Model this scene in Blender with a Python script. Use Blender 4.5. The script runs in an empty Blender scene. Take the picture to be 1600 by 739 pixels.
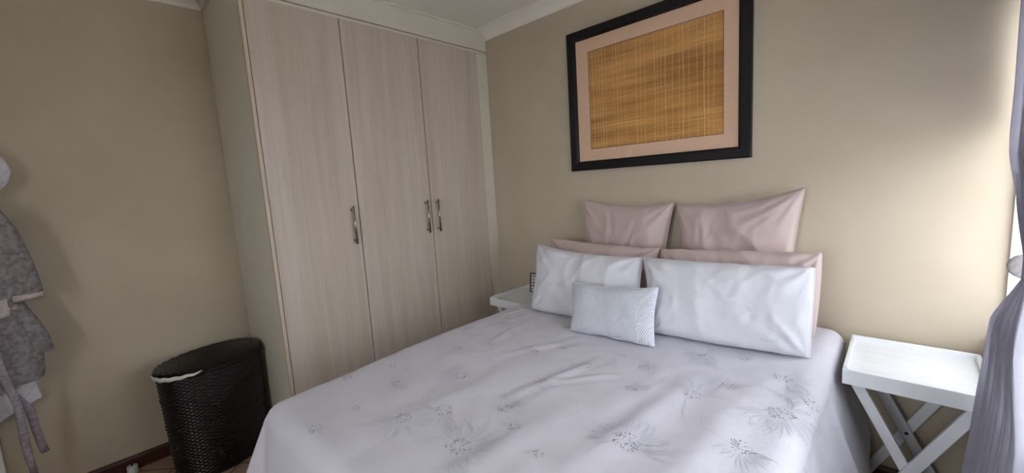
import bpy, bmesh, math, random
from mathutils import Vector, Matrix, noise
random.seed(7)
S = bpy.context.scene
PI = math.pi

# ------------------------------------------------------------------ camera
YAW, PITCH, ROLL, FPX = -.7603, .1264, -.0619, 643.74
CAM = Vector((2.3696, -2.3228, 1.4273))
cy_, sy_, cp_, sp_ = math.cos(YAW), math.sin(YAW), math.cos(PITCH), math.sin(PITCH)
Fd = Vector((sy_*cp_, cy_*cp_, -sp_)); Rt = Vector((cy_, -sy_, 0)); Up = Rt.cross(Fd)
cr, sr = math.cos(ROLL), math.sin(ROLL)
Rr = cr*Rt + sr*Up; Ur = -sr*Rt + cr*Up
cam = bpy.data.objects.new('camera', bpy.data.cameras.new('camera'))
S.collection.objects.link(cam)
M = Matrix((Rr, Ur, -Fd)).transposed().to_4x4(); M.translation = CAM
cam.matrix_world = M
cam.data.sensor_width = 36; cam.data.lens = 36*FPX/1600; cam.data.clip_start = .02
S.camera = cam
S.view_settings.view_transform = 'Standard'; S.view_settings.look = 'None'
S.view_settings.exposure = 0.14; S.view_settings.gamma = 1
S.view_settings.use_curve_mapping = False

# ------------------------------------------------------------------ world light
SKY = 12.3
w = bpy.data.worlds.new('sky'); S.world = w; w.use_nodes = True
bg = w.node_tree.nodes['Background']; bg.inputs[0].default_value = (.88, .93, 1, 1); bg.inputs[1].default_value = SKY

def area(name, loc, rot, sx, sy, power, col, portal=False):
    l = bpy.data.lights.new(name, 'AREA'); l.shape = 'RECTANGLE'; l.size = sx; l.size_y = sy
    l.energy = power; l.color = col
    if portal: l.cycles.is_portal = True
    o = bpy.data.objects.new(name, l); o.location = loc; o.rotation_euler = rot
    S.collection.objects.link(o); return o
area('window_portal', (2.80, -.85, 1.385), (0, PI/2, 0), 1.27, 1.7, 1, (1, 1, 1), True)
# portal of the unseen window behind the camera, added for extra light
area('added_window_portal', (1.90, -3.62, 1.525), (PI/2, 0, 0), .9, 1.15, 1, (1, 1, 1), True)

# ------------------------------------------------------------------ helpers
def lin(c):
    return tuple(((v/255)/12.92 if v/255 <= .04045 else ((v/255+.055)/1.055)**2.4) for v in c)
def col(c): return (*lin(c), 1)
class N:
    def __init__(s, name):
        s.m = bpy.data.materials.new(name); s.m.use_nodes = True
        s.t = s.m.node_tree; s.b = s.t.nodes['Principled BSDF']
    def n(s, kind, **kw):
        x = s.t.nodes.new(kind)
        for k, v in kw.items():
            if k.startswith('i_'):
                k2 = k[2:]; x.inputs[int(k2) if k2.isdigit() else k2.replace('_', ' ')].default_value = v
            else: setattr(x, k, v)
        return x
    def l(s, a, b): s.t.links.new(a, b)
    def coord(s, scale=(1, 1, 1), what='Object', rot=(0, 0, 0)):
        c = s.n('ShaderNodeTexCoord'); mp = s.n('ShaderNodeMapping'); mp.inputs['Scale'].default_value = scale
        mp.inputs['Rotation'].default_value = rot
        s.l(c.outputs[what], mp.inputs['Vector']); return mp.outputs[0]
    def ramp(s, fac, stops):
        r = s.n('ShaderNodeValToRGB'); e = r.color_ramp.elements
        while len(e) < len(stops): e.new(.5)
        for k, (p, c) in enumerate(stops): e[k].position = p; e[k].color = c
        s.l(fac, r.inputs[0]); return r.outputs[0]
    def bump(s, h, strength=.2, dist=.01):
        b = s.n('ShaderNodeBump'); b.inputs['Strength'].default_value = strength; b.inputs['Distance'].default_value = dist
        s.l(h, b.inputs['Height']); s.l(b.outputs[0], s.b.inputs['Normal']); return b
    def set(s, c=None, r=.5, metal=0, spec=.5):
        if c: s.b.inputs['Base Color'].default_value = col(c)
        s.b.inputs['Roughness'].default_value = r; s.b.inputs['Metallic'].default_value = metal
        s.b.inputs['Specular IOR Level'].default_value = spec; return s
def noisy(name, c1, c2, scale=(20, 20, 20), rough=.6, bump=.1, dist=.002, detail=4, spec=.4, metal=0, ns=1, stops=(.35, .65)):
    x = N(name).set(None, rough, metal, spec)
    nz = x.n('ShaderNodeTexNoise', i_Scale=ns, i_Detail=detail); x.l(x.coord(scale), nz.inputs['Vector'])
    x.l(x.ramp(nz.outputs[0], [(stops[0], col(c1)), (stops[1], col(c2))]), x.b.inputs['Base Color'])
    if bump: x.bump(nz.outputs[0], bump, dist)
    return x.m

def link(name, me, parent=None, mat=None):
    o = bpy.data.objects.new(name, me); S.collection.objects.link(o)
    if mat:
        for m in (mat if isinstance(mat, (list, tuple)) else [mat]): me.materials.append(m)
    if parent: o.parent = parent
    return o
def origin(parent):
    v = Vector((0, 0, 0))
    while parent: v = v + parent.location; parent = parent.parent
    return v
def obj(name, bm, mat, parent=None, smooth=False, base=None):
    """world-space bmesh -> one mesh object, its vertices made local to its thing"""
    off = origin(parent) if parent else (base if base is not None else Vector((0, 0, 0)))
    bmesh.ops.translate(bm, verts=bm.verts, vec=-off)
    me = bpy.data.meshes.new(name); bm.normal_update(); bm.to_mesh(me); bm.free()
    if smooth:
        for p in me.polygons: p.use_smooth = True
    o = link(name, me, parent, mat)
    if not parent and base is not None: o.location = base
    return o
def thing(name, label, cat, loc, group=None):
    o = bpy.data.objects.new(name, None); o.empty_display_size = .05; S.collection.objects.link(o); o.location = loc
    return tag(o, label, cat, group)
def tag(o, label, cat, group=None):
    o['label'] = label; o['category'] = cat
    if group: o['group'] = group
    return o
def struct(name, bm, mat, smooth=False, parent=None):
    o = obj(name, bm, mat, parent, smooth)
    if not parent: o['kind'] = 'structure'
    return o
def box(bm, lo, hi, bev=0, rot=None, seg=2):
    """axis box lo..hi; rot = (Matrix3, pivot)"""
    r = bmesh.ops.create_cube(bm, size=1); vs = r['verts']
    lo = Vector(lo); hi = Vector(hi); c = (lo+hi)/2; d = hi-lo
    for v in vs: v.co = Vector((v.co.x*d.x, v.co.y*d.y, v.co.z*d.z)) + c
    if bev:
        es = list({e for v in vs for e in v.link_edges})
        rr = bmesh.ops.bevel(bm, geom=es, offset=bev, segments=seg, affect='EDGES', profile=.5)
        vs = list({v for f in rr['faces'] for v in f.verts} | {v for v in vs if v.is_valid})
    if rot:
        for v in vs: v.co = rot[0] @ (v.co-rot[1]) + rot[1]
    return vs
def bar(bm, a, b, wdt, thk, up=(0, 1, 0), bev=.002):
    """rectangular bar from a to b; thk measured along `up`"""
    a = Vector(a); b = Vector(b); d = (b-a); L = d.length; d.normalize(); u = Vector(up).normalized(); s = d.cross(u).normalized()
    vs = box(bm, (-wdt/2, -thk/2, 0), (wdt/2, thk/2, L), bev)
    m = Matrix((s, u, d)).transposed()
    for v in vs: v.co = m @ v.co + a
def tube(bm, pts, rad, n=10, flat=1.0, flatdir=None, cap=True):
    pts = [Vector(p) for p in pts]; rings = []; prev = None
    for i, p in enumerate(pts):
        d = (pts[min(i+1, len(pts)-1)] - pts[max(i-1, 0)]).normalized()
        u = prev if prev is not None else (Vector(flatdir) if flatdir else Vector((0, 0, 1)) if abs(d.z) < .9 else Vector((1, 0, 0)))
        u = (u - d*u.dot(d)).normalized(); prev = u; s = d.cross(u)
        r = rad[i] if isinstance(rad, (list, tuple)) else rad
        rings.append([bm.verts.new(p + (u*math.cos(2*PI*k/n)*flat + s*math.sin(2*PI*k/n))*r) for k in range(n)])
    for a, b in zip(rings, rings[1:]):
        for k in range(n): bm.faces.new((a[k], a[(k+1) % n], b[(k+1) % n], b[k]))
    if cap: bm.faces.new(rings[0][::-1]); bm.faces.new(rings[-1])
def grid(bm, nu, nv, fn, closeu=False, mat=0, uv=None):
    vs = [[bm.verts.new(fn(i/(nu if closeu else nu), j/nv)) for i in range(nu if closeu else nu+1)] for j in range(nv+1)]
    fs = []
    for j in range(nv):
        for i in range(nu):
            i2 = (i+1) % nu if closeu else i+1
            f = bm.faces.new((vs[j][i], vs[j][i2], vs[j+1][i2], vs[j+1][i])); f.material_index = mat; fs.append(f)
            if uv:
                for lp, (a, b) in zip(f.loops, ((i, j), (i+1, j), (i+1, j+1), (i, j+1))): lp[uv].uv = (a/nu, b/nv)
    return vs, fs
def prism(bm, prof, p0, p1, ax, ay):
    """2D profile swept straight from p0 to p1; ax, ay = axes of the profile"""
    p0 = Vector(p0); p1 = Vector(p1); ax = Vector(ax); ay = Vector(ay)
    a = [bm.verts.new(p0+ax*x+ay*y) for x, y in prof]; b = [bm.verts.new(p1+ax*x+ay*y) for x, y in prof]
    n = len(prof)
    for k in range(n): bm.faces.new((a[k], a[(k+1) % n], b[(k+1) % n], b[k]))
    bm.faces.new(a[::-1]); bm.faces.new(b)
    bmesh.ops.recalc_face_normals(bm, faces=bm.faces)
def sstep(a, b, x):
    t = max(0, min(1, (x-a)/(b-a))); return t*t*(3-2*t)
def nz(x, y, z=0): return noise.noise(Vector((x, y, z)))
def interp(tab, x):
    if x <= tab[0][0]: return tab[0][1]
    for (a, va), (b, vb) in zip(tab, tab[1:]):
        if x <= b:
            t = (x-a)/(b-a); t = t*t*(3-2*t) if False else t
            return va+(vb-va)*t
    return tab[-1][1]

# ------------------------------------------------------------------ materials
m_wall = noisy('beige_wall_paint', (191, 178, 157), (197, 185, 164), (3, 3, 3), .75, .05, .001, 8, .25)
m_ceil = noisy('white_ceiling_paint', (230, 225, 217), (235, 230, 222), (3, 3, 3), .85, .03, .001, 6, .2)
m_cornice = noisy('cornice_paint', (236, 230, 222), (240, 235, 227), (8, 8, 8), .7, .03, .001, 6, .25)
m_bulk = noisy('bulkhead_paint', (214, 208, 193), (219, 213, 198), (6, 6, 6), .7, .04, .001, 6, .25)
m_white = noisy('white_table_paint', (226, 228, 230), (232, 234, 236), (6, 40, 6), .42, .04, .001, 6, .45)
m_base = noisy('dark_red_wood', (58, 30, 22), (78, 44, 32), (3, 3, 40), .45, .05, .001, 6, .4)
m_black = noisy('black_frame_lacquer', (16, 14, 17), (22, 20, 22), (30, 30, 30), .5, .03, .001, 4, .3)
m_mat = noisy('pink_beige_mount', (226, 188, 160), (230, 193, 165), (60, 60, 60), .85, .03, .0005, 4, .2)
m_mauve = noisy('mauve_satin', (189, 169, 163), (196, 176, 170), (3, 3, 3), .42, .0, .001, 3, .5)
m_mauve.node_tree.nodes['Principled BSDF'].inputs['Sheen Weight'].default_value = .25
m_steel = noisy('brushed_steel', (150, 142, 132), (176, 168, 156), (4, 4, 60), .32, .03, .0003, 3, .5, 1)
m_alu = noisy('white_window_frame', (232, 234, 236), (236, 238, 240), (5, 5, 5), .4, .0, .001, 2, .4)
m_plastic = noisy('white_plastic', (205, 205, 198), (212, 212, 205), (20, 20, 20), .4, 0, .001, 2, .5)
m_dark = noisy('dark_recess', (18, 16, 15), (24, 21, 20), (20, 20, 20), .8, 0, .001, 2, .2)
m_screw = noisy('screw_metal', (70, 66, 64), (92, 88, 84), (90, 90, 90), .4, 0, .001, 2, .5, .8)

def wood_door():
    x = N('pale_ash_laminate').set(None, .55, 0, .35)
    a = x.n('ShaderNodeTexNoise', i_Scale=1, i_Detail=9, i_Roughness=.62, i_Distortion=.6); x.l(x.coord((26, 26, 1.1)), a.inputs['Vector'])
    b = x.n('ShaderNodeTexNoise', i_Scale=1, i_Detail=6, i_Roughness=.7); x.l(x.coord((170, 170, 16)), b.inputs['Vector'])
    c = x.n('ShaderNodeTexNoise', i_Scale=1, i_Detail=2); x.l(x.coord((7, 7, .5)), c.inputs['Vector'])
    ca = x.ramp(a.outputs[0], [(.25, col((188, 176, 162))), (.5, col((200, 189, 176))), (.75, col((208, 198, 186)))])
    cb = x.ramp(b.outputs[0], [(.30, col((150, 136, 122))), (.42, (1, 1, 1, 1))])
    mx = x.n('ShaderNodeMix', data_type='RGBA', blend_type='MULTIPLY'); mx.inputs['Factor'].default_value = .32
    x.l(ca, mx.inputs[6]); x.l(cb, mx.inputs[7])
    cc = x.ramp(c.outputs[0], [(.35, col((244, 238, 232))), (.65, (1, 1, 1, 1))])
    m2 = x.n('ShaderNodeMix', data_type='RGBA', blend_type='MULTIPLY'); m2.inputs['Factor'].default_value = .8
    x.l(mx.outputs[2], m2.inputs[6]); x.l(cc, m2.inputs[7]); x.l(m2.outputs[2], x.b.inputs['Base Color'])
    x.bump(b.outputs[0], .12, .001); return x.m
m_door = wood_door()
m_edge = noisy('wood_edge_band', (196, 180, 160), (206, 190, 170), (40, 40, 2), .5, .05, .001, 5, .4)

def tile_mat():
    x = N('brown_floor_tiles').set(None, .35, 0, .5)
    c = x.n('ShaderNodeTexCoord'); sp = x.n('ShaderNodeSeparateXYZ'); x.l(c.outputs['Object'], sp.inputs[0])
    outs = []
    for sign, off in ((-1, -1.665), (1, 2.6)):
        a = x.n('ShaderNodeMath', operation='MULTIPLY_ADD'); x.l(sp.outputs[1], a.inputs[0]); a.inputs[1].default_value = sign; x.l(sp.outputs[0], a.inputs[2])
        b = x.n('ShaderNodeMath', operation='ADD'); x.l(a.outputs[0], b.inputs[0]); b.inputs[1].default_value = off + .25
        f = x.n('ShaderNodeMath', operation='PINGPONG'); x.l(b.outputs[0], f.inputs[0]); f.inputs[1].default_value = .25
        outs.append(f.outputs[0])     # 0.25 at the grout line
    mx = x.n('ShaderNodeMath', operation='MAXIMUM'); x.l(outs[0], mx.inputs[0]); x.l(outs[1], mx.inputs[1])
    n1 = x.n('ShaderNodeTexNoise', i_Scale=6, i_Detail=6); x.l(c.outputs['Object'], n1.inputs['Vector'])
    tile = x.ramp(n1.outputs[0], [(.3, col((150, 122, 100))), (.7, col((176, 148, 124)))])
    g = x.ramp(mx.outputs[0], [(.2435, (0, 0, 0, 1)), (.2455, (1, 1, 1, 1))])
    mm = x.n('ShaderNodeMix', data_type='RGBA'); x.l(g, mm.inputs[0]); x.l(tile, mm.inputs[6]); mm.inputs[7].default_value = col((70, 56, 46))
    x.l(mm.outputs[2], x.b.inputs['Base Color'])
    inv = x.n('ShaderNodeMath', operation='SUBTRACT'); inv.inputs[0].default_value = 1; x.l(g, inv.inputs[1]); x.bump(inv.outputs[0], .6, .003)
    return x.m
m_floor = tile_mat()

def linen(name, c1, c2, bumpy=.25, quilt=False, emb=False):
    x = N(name).set(None, .8, 0, .25)
    x.b.inputs['Sheen Weight'].default_value = .15
    a = x.n('ShaderNodeTexNoise', i_Scale=9, i_Detail=5); x.l(x.coord(), a.inputs['Vector'])
    x.l(x.ramp(a.outputs[0], [(.3, col(c1)), (.7, col(c2))]), x.b.inputs['Base Color'])
    h = a.outputs[0]
    if quilt:      # rows of stitched zigzag ridges, in the cushion's own UV
        uv = x.n('ShaderNodeTexCoord'); sp = x.n('ShaderNodeSeparateXYZ'); x.l(uv.outputs['UV'], sp.inputs[0])
        pp = x.n('ShaderNodeMath', operation='PINGPONG'); x.l(sp.outputs[0], pp.inputs[0]); pp.inputs[1].default_value = .17
        ad = x.n('ShaderNodeMath', operation='MULTIPLY_ADD'); x.l(pp.outputs[0], ad.inputs[0]); ad.inputs[1].default_value = 2.4; x.l(sp.outputs[1], ad.inputs[2])
        ml = x.n('ShaderNodeMath', operation='MULTIPLY'); x.l(ad.outputs[0], ml.inputs[0]); ml.inputs[1].default_value = 125
        sn = x.n('ShaderNodeMath', operation='SINE'); x.l(ml.outputs[0], sn.inputs[0]); h = sn.outputs[0]
        x.bump(h, .8, .003); return x.m
    b = x.n('ShaderNodeTexNoise', i_Scale=42, i_Detail=3, i_Distortion=1.4); x.l(x.coord(), b.inputs['Vector'])
    if emb:
        v = x.n('ShaderNodeTexVoronoi', feature='F1', i_Scale=5.2); x.l(x.coord(), v.inputs['Vector'])
        sb = x.n('ShaderNodeVectorMath', operation='SUBTRACT'); x.l(x.coord(), sb.inputs[0]); x.l(v.outputs['Position'], sb.inputs[1])
        x2 = x.n('ShaderNodeTexNoise', i_Scale=60, i_Detail=2, i_Distortion=.5); x.l(x.coord(), x2.inputs['Vector'])
        r = x.ramp(v.outputs['Distance'], [(.08, (1, 1, 1, 1)), (.26, (0, 0, 0, 1))])
        k = x.ramp(x2.outputs[0], [(.5, (0, 0, 0, 1)), (.58, (1, 1, 1, 1))])
        mm = x.n('ShaderNodeMath', operation='MULTIPLY'); x.l(r, mm.inputs[0]); x.l(k, mm.inputs[1])
        m2 = x.n('ShaderNodeMath', operation='MULTIPLY'); x.l(mm.outputs[0], m2.inputs[0]); m2.inputs[1].default_value = .33
        cm = x.n('ShaderNodeMix', data_type='RGBA'); x.l(m2.outputs[0], cm.inputs[0])
        old = x.b.inputs['Base Color'].links[0].from_socket; x.l(old, cm.inputs[6]); cm.inputs[7].default_value = col((150, 156, 170)); x.l(cm.outputs[2], x.b.inputs['Base Color'])
    x.bump(b.outputs[0], bumpy, .003); return x.m
m_linen = linen('white_embroidered_linen', (202, 200, 209), (208, 206, 215), .16)
m_pillow = linen('white_pillowcase_linen', (206, 206, 212), (213, 213, 219), .3, emb=True)
m_quilt = linen('white_quilted_cotton', (226, 228, 238), (230, 233, 242), quilt=True)
m_grey_thread = noisy('grey_thread', (118, 120, 132), (134, 136, 148), (90, 90, 90), .6, 0, .001, 2, .3)
m_white_thread = noisy('silver_thread', (184, 184, 194), (192, 192, 202), (90, 90, 90), .45, 0, .001, 2, .5)
m_matt = noisy('mattress_ticking', (150, 152, 162), (165, 166, 174), (30, 30, 30), .8, .1, .002, 3, .2)
m_robe = noisy('grey_towelling', (112, 106, 109), (158, 152, 154), (55, 55, 55), .95, .6, .006, 5, .1, stops=(.3, .7))
m_cuff = noisy('pale_towelling_cuff', (188, 176, 170), (204, 192, 186), (70, 70, 70), .95, .5, .004, 4, .1)
m_belt = noisy('lavender_grey_belt', (142, 134, 142), (172, 164, 172), (60, 60, 60), .95, .4, .004, 5, .1)
m_robe_w = noisy('white_towelling', (214, 212, 222), (230, 228, 236), (60, 60, 60), .95, .5, .005, 5, .1)
m_wick = noisy('black_woven_cane', (4, 3, 5), (11, 8, 10), (60, 60, 25), .3, .2, .002, 4, .5, stops=(.4, .75))
m_liner = noisy('white_laundry_liner', (208, 204, 192), (216, 212, 202), (30, 30, 30), .9, .2, .002, 3, .2)

def curtain_mat():
    x = N('lavender_grey_curtain_cloth').set(None, .85, 0, .15)
    v = x.n('ShaderNodeTexNoise', i_Scale=1, i_Detail=5, i_Distortion=1.2); x.l(x.coord((14, 14, 14)), v.inputs['Vector'])
    c = x.ramp(v.outputs[0], [(.38, col((186, 185, 193))), (.5, col((192, 190, 199))), (.6, col((188, 186, 195)))])
    x.l(c, x.b.inputs['Base Color'])
    tr = x.n('ShaderNodeBsdfTranslucent'); x.l(c, tr.inputs[0])
    mx = x.n('ShaderNodeMixShader'); mx.inputs[0].default_value = .55
    x.l(x.b.outputs[0], mx.inputs[1]); x.l(tr.outputs[0], mx.inputs[2])
    x.l(mx.outputs[0], x.t.nodes['Material Output'].inputs[0])
    n2 = x.n('ShaderNodeTexNoise', i_Scale=300, i_Detail=2); x.l(x.coord(), n2.inputs['Vector']); x.bump(n2.outputs[0], .1, .001)
    return x.m
m_curt = curtain_mat()

def reed_mat():
    x = N('golden_bamboo_splints').set(None, .5, 0, .4)
    a = x.n('ShaderNodeTexNoise', i_Scale=1, i_Detail=6, i_Roughness=.65); x.l(x.coord((2.2, 2, 150)), a.inputs['Vector'])
    b = x.n('ShaderNodeTexNoise', i_Scale=1, i_Detail=4); x.l(x.coord((1.2, 1, 14)), b.inputs['Vector'])
    ca = x.ramp(a.outputs[0], [(.28, col((172, 116, 58))), (.40, col((216, 160, 90))), (.58, col((232, 180, 108))), (.75, col((250, 214, 148)))])
    cb = x.ramp(b.outputs[0], [(.35, col((205, 190, 172))), (.6, (1, 1, 1, 1))])
    mx = x.n('ShaderNodeMix', data_type='RGBA', blend_type='MULTIPLY'); mx.inputs['Factor'].default_value = 1
    x.l(ca, mx.inputs[6]); x.l(cb, mx.inputs[7]); x.l(mx.outputs[2], x.b.inputs['Base Color'])
    x.bump(a.outputs[0], .3, .001); return x.m
m_reed = reed_mat()
m_string = noisy('pale_binding_thread', (232, 192, 124), (244, 210, 148), (60, 60, 60), .6, 0, .001, 2, .4)

def glass_mat(name='clear_glass', gl=.07):
    x = N(name); t = x.n('ShaderNodeBsdfTransparent'); g = x.n('ShaderNodeBsdfGlossy'); g.inputs['Roughness'].default_value = .02
    lw = x.n('ShaderNodeLayerWeight'); pw = x.n('ShaderNodeMath', operation='POWER'); x.l(lw.outputs['Facing'], pw.inputs[0]); pw.inputs[1].default_value = 5
    fr = x.n('ShaderNodeMath', operation='MULTIPLY_ADD'); x.l(pw.outputs[0], fr.inputs[0]); fr.inputs[1].default_value = .6; fr.inputs[2].default_value = .04; mx = x.n('ShaderNodeMixShader')
    (x.l(fr.outputs[0], mx.inputs[0]) if gl is None else setattr(mx.inputs[0], 'default_value', gl)); x.l(t.outputs[0], mx.inputs[1]); x.l(g.outputs[0], mx.inputs[2])
    x.l(mx.outputs[0], x.t.nodes['Material Output'].inputs[0]); return x.m
m_glass = glass_mat(gl=None); m_pglass = glass_mat('picture_glass', .02)

# ------------------------------------------------------------------ room shell
XL, XR, YB, ZC = -.65, 2.67, -3.62, 2.59
def B(lo, hi, bev=0):
    bm = bmesh.new(); box(bm, lo, hi, bev); return bm
struct('floor', B((XL-.15, YB-.15, -.1), (XR+.2, .15, 0)), m_floor)
struct('ceiling', B((XL-.15, YB-.15, ZC), (XR+.2, .15, ZC+.1)), m_ceil)
struct('wall_back', B((XL-.15, 0, 0), (XR+.2, .15, ZC)), m_wall)
# left wall with the doorway
DY0, DY1, DH = -3.52, -2.76, 2.05
bm = bmesh.new(); box(bm, (XL-.15, DY1, 0), (XL, 0, ZC)); box(bm, (XL-.15, YB, 0), (XL, DY0, ZC)); box(bm, (XL-.15, DY0, DH), (XL, DY1, ZC))
struct('wall_left', bm, m_wall)
# right wall with the window
WY0, WY1, WZ0, WZ1 = -1.70, -.006, .75, 2.02
bm = bmesh.new(); box(bm, (XR, YB, 0), (XR+.15, 0, WZ0)); box(bm, (XR, YB, WZ1), (XR+.15, 0, ZC))
box(bm, (XR, YB, WZ0), (XR+.15, WY0, WZ1)); box(bm, (XR, WY1, WZ0), (XR+.15, 0, WZ1)); struct('wall_right', bm, m_wall)
# wall behind the camera, its opening added to let in more light
VX0, VX1, VZ0, VZ1 = 1.45, 2.35, .95, 2.1
bm = bmesh.new(); box(bm, (XL-.15, YB-.15, 0), (XR+.2, YB, VZ0)); box(bm, (XL-.15, YB-.15, VZ1), (XR+.2, YB, ZC))
box(bm, (XL-.15, YB-.15, VZ0), (VX0, YB, VZ1)); box(bm, (VX1, YB-.15, VZ0), (XR+.2, YB, VZ1)); struct('wall_front', bm, m_wall)
struct('ground', B((-20, -30, -.4), (40, 20, -.3)), noisy('pale_paving', (160, 156, 148), (176, 172, 164), (1, 1, 1), .9, .1, .01, 4, .2))

# windows: frame, mullions, glass, sill
def window(name, ax, c, a0, a1, z0, z1, nm, inward):
    f = bmesh.new()
    def bb(p0, p1, q0, q1, t=.025):
        lo = [0, 0, p0 if False else 0]; 
        if ax == 0: box(f, (c-t, p0, q0), (c+t, p1, q1), .004)
        else: box(f, (p0, c-t, q0), (p1, c+t, q1), .004)
    e = .045
    bb(a0, a1, z0, z0+e); bb(a0, a1, z1-e, z1); bb(a0, a0+e, z0+e, z1-e); bb(a1-e, a1, z0+e, z1-e)
    for k in range(1, nm):
        m = a0+(a1-a0)*k/nm; bb(m-.025, m+.025, z0+e, z1-e)
    fr = struct(name, f, m_alu)
    g = bmesh.new()
    if ax == 0: box(g, (c-.003, a0+e, z0+e), (c+.003, a1-e, z1-e))
    else: box(g, (a0+e, c-.003, z0+e), (a1-e, c+.003, z1-e))
    obj('pane', g, m_glass, fr)
    s = bmesh.new()
    if ax == 0: box(s, (XR-.03, a0, z0-.03), (c-.03, a1, z0), .006)
    else: box(s, (a0, YB-.06, z0-.03), (a1, YB+.03, z0), .006)
    obj('sill', s, m_alu, fr)
bm = bmesh.new()      # white lining of the window opening
box(bm, (XR-.001, WY1-.010, WZ0), (XR+.15, WY1, WZ1)); box(bm, (XR-.001, WY0, WZ0), (XR+.15, WY0+.01, WZ1)); box(bm, (XR-.001, WY0+.011, WZ1-.01), (XR+.15, WY1-.011, WZ1))
struct('trim_7', bm, m_alu)
window('window_1', 0, XR+.10, WY0, WY1, WZ0, WZ1, 3, -1)
window('added_window_2', 1, YB-.10, VX0, VX1, VZ0, VZ1, 2, 1)  # out of view, added to light the room from behind

# door and its frame, left wall beside the robes
bm = bmesh.new()
box(bm, (XL, DY1-.02, 0), (XL+.018, DY1+.06, DH+.07), .004); box(bm, (XL, DY0-.06, 0), (XL+.018, DY0+.02, DH+.07), .004)
box(bm, (XL, DY0+.02, DH-.01), (XL+.018, DY1-.02, DH+.07), .004); struct('trim_4', bm, m_alu)
bm = bmesh.new(); box(bm, (XL-.06, DY0+.005, .01), (XL-.02, DY1-.005, DH-.005), .002)
d1 = struct('door_1', bm, m_alu)
bm = bmesh.new()
for z0, z1 in ((.2, .95), (1.1, 1.88)):
    for a, b, c2, d in ((DY0+.12, DY1-.12, z0, z0+.02), (DY0+.12, DY1-.12, z1-.02, z1), (DY0+.12, DY0+.14, z0, z1), (DY1-.14, DY1-.12, z0, z1)):
        box(bm, (XL-.022, a, c2), (XL-.012, b, d), .003)
obj('panel_moulding', bm, m_alu, d1)
bm = bmesh.new(); tube(bm, [(XL-.02, DY0+.07, 1.0), (XL+.04, DY0+.07, 1.0), (XL+.05, DY0+.085, 1.0), (XL+.05, DY0+.18, 1.0)], .009)
tube(bm, [(XL-.02, DY0+.07, 1.0), (XL-.012, DY0+.07, 1.0)], .025, 20); obj('door_handle', bm, m_steel, d1, True)

# skirting
bb_prof = [(0, 0), (.014, 0), (.014, .062), (.008, .076), (0, .078)]
bm = bmesh.new(); prism(bm, bb_prof, (XL, -1.655, 0), (XL, DY1+.06, 0), (1, 0, 0), (0, 0, 1)); struct('baseboard_left', bm, m_base)
bm = bmesh.new(); prism(bm, bb_prof, (.03, 0, 0), (XR, 0, 0), (0, -1, 0), (0, 0, 1)); struct('baseboard_back', bm, m_base)
bm = bmesh.new(); prism(bm, bb_prof, (XR, -.02, 0), (XR, YB, 0), (-1, 0, 0), (0, 0, 1)); struct('baseboard_right', bm, m_base)
bm = bmesh.new(); prism(bm, bb_prof, (XL+.02, YB, 0), (XR-.02, YB, 0), (0, 1, 0), (0, 0, 1)); struct('baseboard_front', bm, m_base)

# cove cornices
def cove(drop, proj, n=8):
    pr = [(0, 0), (0, -drop), (.008, -drop)]
    for k in range(1, n):
        a = k/n*PI/2; pr.append((.008+(proj-.016)*(1-math.cos(a)), -drop+.004+(drop-.012)*math.sin(a)))
    pr += [(proj-.006, -.008), (proj, -.008), (proj, 0)]
    return pr
bm = bmesh.new(); prism(bm, cove(.07, .10), (.0, 0, ZC), (XR, 0, ZC), (0, -1, 0), (0, 0, 1)); struct('trim_1', bm, m_cornice)
bm = bmesh.new(); prism(bm, cove(.055, .085), (XL, -1.65, ZC), (XL, YB, ZC), (1, 0, 0), (0, 0, 1)); struct('trim_2', bm, m_cornice)
bm = bmesh.new(); prism(bm, cove(.055, .075), (XL, -1.652, ZC), (-.03, -1.652, ZC), (0, -1, 0), (0, 0, 1)); struct('trim_3', bm, m_bulk)
bm = bmesh.new(); prism(bm, cove(.07, .10), (XR, 0, ZC), (XR, YB, ZC), (-1, 0, 0), (0, 0, 1)); struct('trim_5', bm, m_cornice)
# bulkhead over the wardrobe with its bead
bm = bmesh.new(); box(bm, (XL, -1.631, 2.440), (.006, 0, ZC), .002); tube(bm, [(.006, -1.63, ZC-.006), (.006, -.10, ZC-.006)], .011, 12)
struct('trim_6', bm, m_bulk)

# ------------------------------------------------------------------ wardrobe
wd = thing('wardrobe', 'tall built-in wardrobe with three pale ash-grained doors and bar handles', 'wardrobe', (-.3, -.8, 0))
bm = bmesh.new(); box(bm, (XL+.003, -1.65, 0), (-.004, -1.632, ZC-.002)); obj('side_panel', bm, m_bulk, wd)
bm = bmesh.new(); box(bm, (-.004, -1.651, .0), (.019, -1.633, ZC-.004), .002); obj('edge_strip', bm, m_edge, wd)
bm = bmesh.new(); box(bm, (-.02, -1.628, 2.4165), (.004, -.002, 2.434), .001); obj('top_rail', bm, m_bulk, wd)
bm = bmesh.new(); box(bm, (-.02, -.108, .0), (.006, -.002, 2.4155), .001); obj('filler_panel', bm, m_bulk, wd)
bm = bmesh.new(); box(bm, (-.06, -1.628, .0), (-.045, -.112, .08)); obj('plinth', bm, m_door, wd)
bm = bmesh.new(); box(bm, (XL+.005, -1.626, .085), (XL+.015, -.004, 2.43)); box(bm, (XL+.016, -1.626, .085), (-.022, -.004, .10))
for yy in (-1.15, -.632): box(bm, (XL+.016, yy-.009, .101), (-.022, yy+.009, 2.41))
obj('carcass', bm, m_dark, wd)
splits = [-1.6325, -1.158, -.635, -.110]; hy = [-1.158-.045, -.635-.048, -.635+.042]
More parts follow.
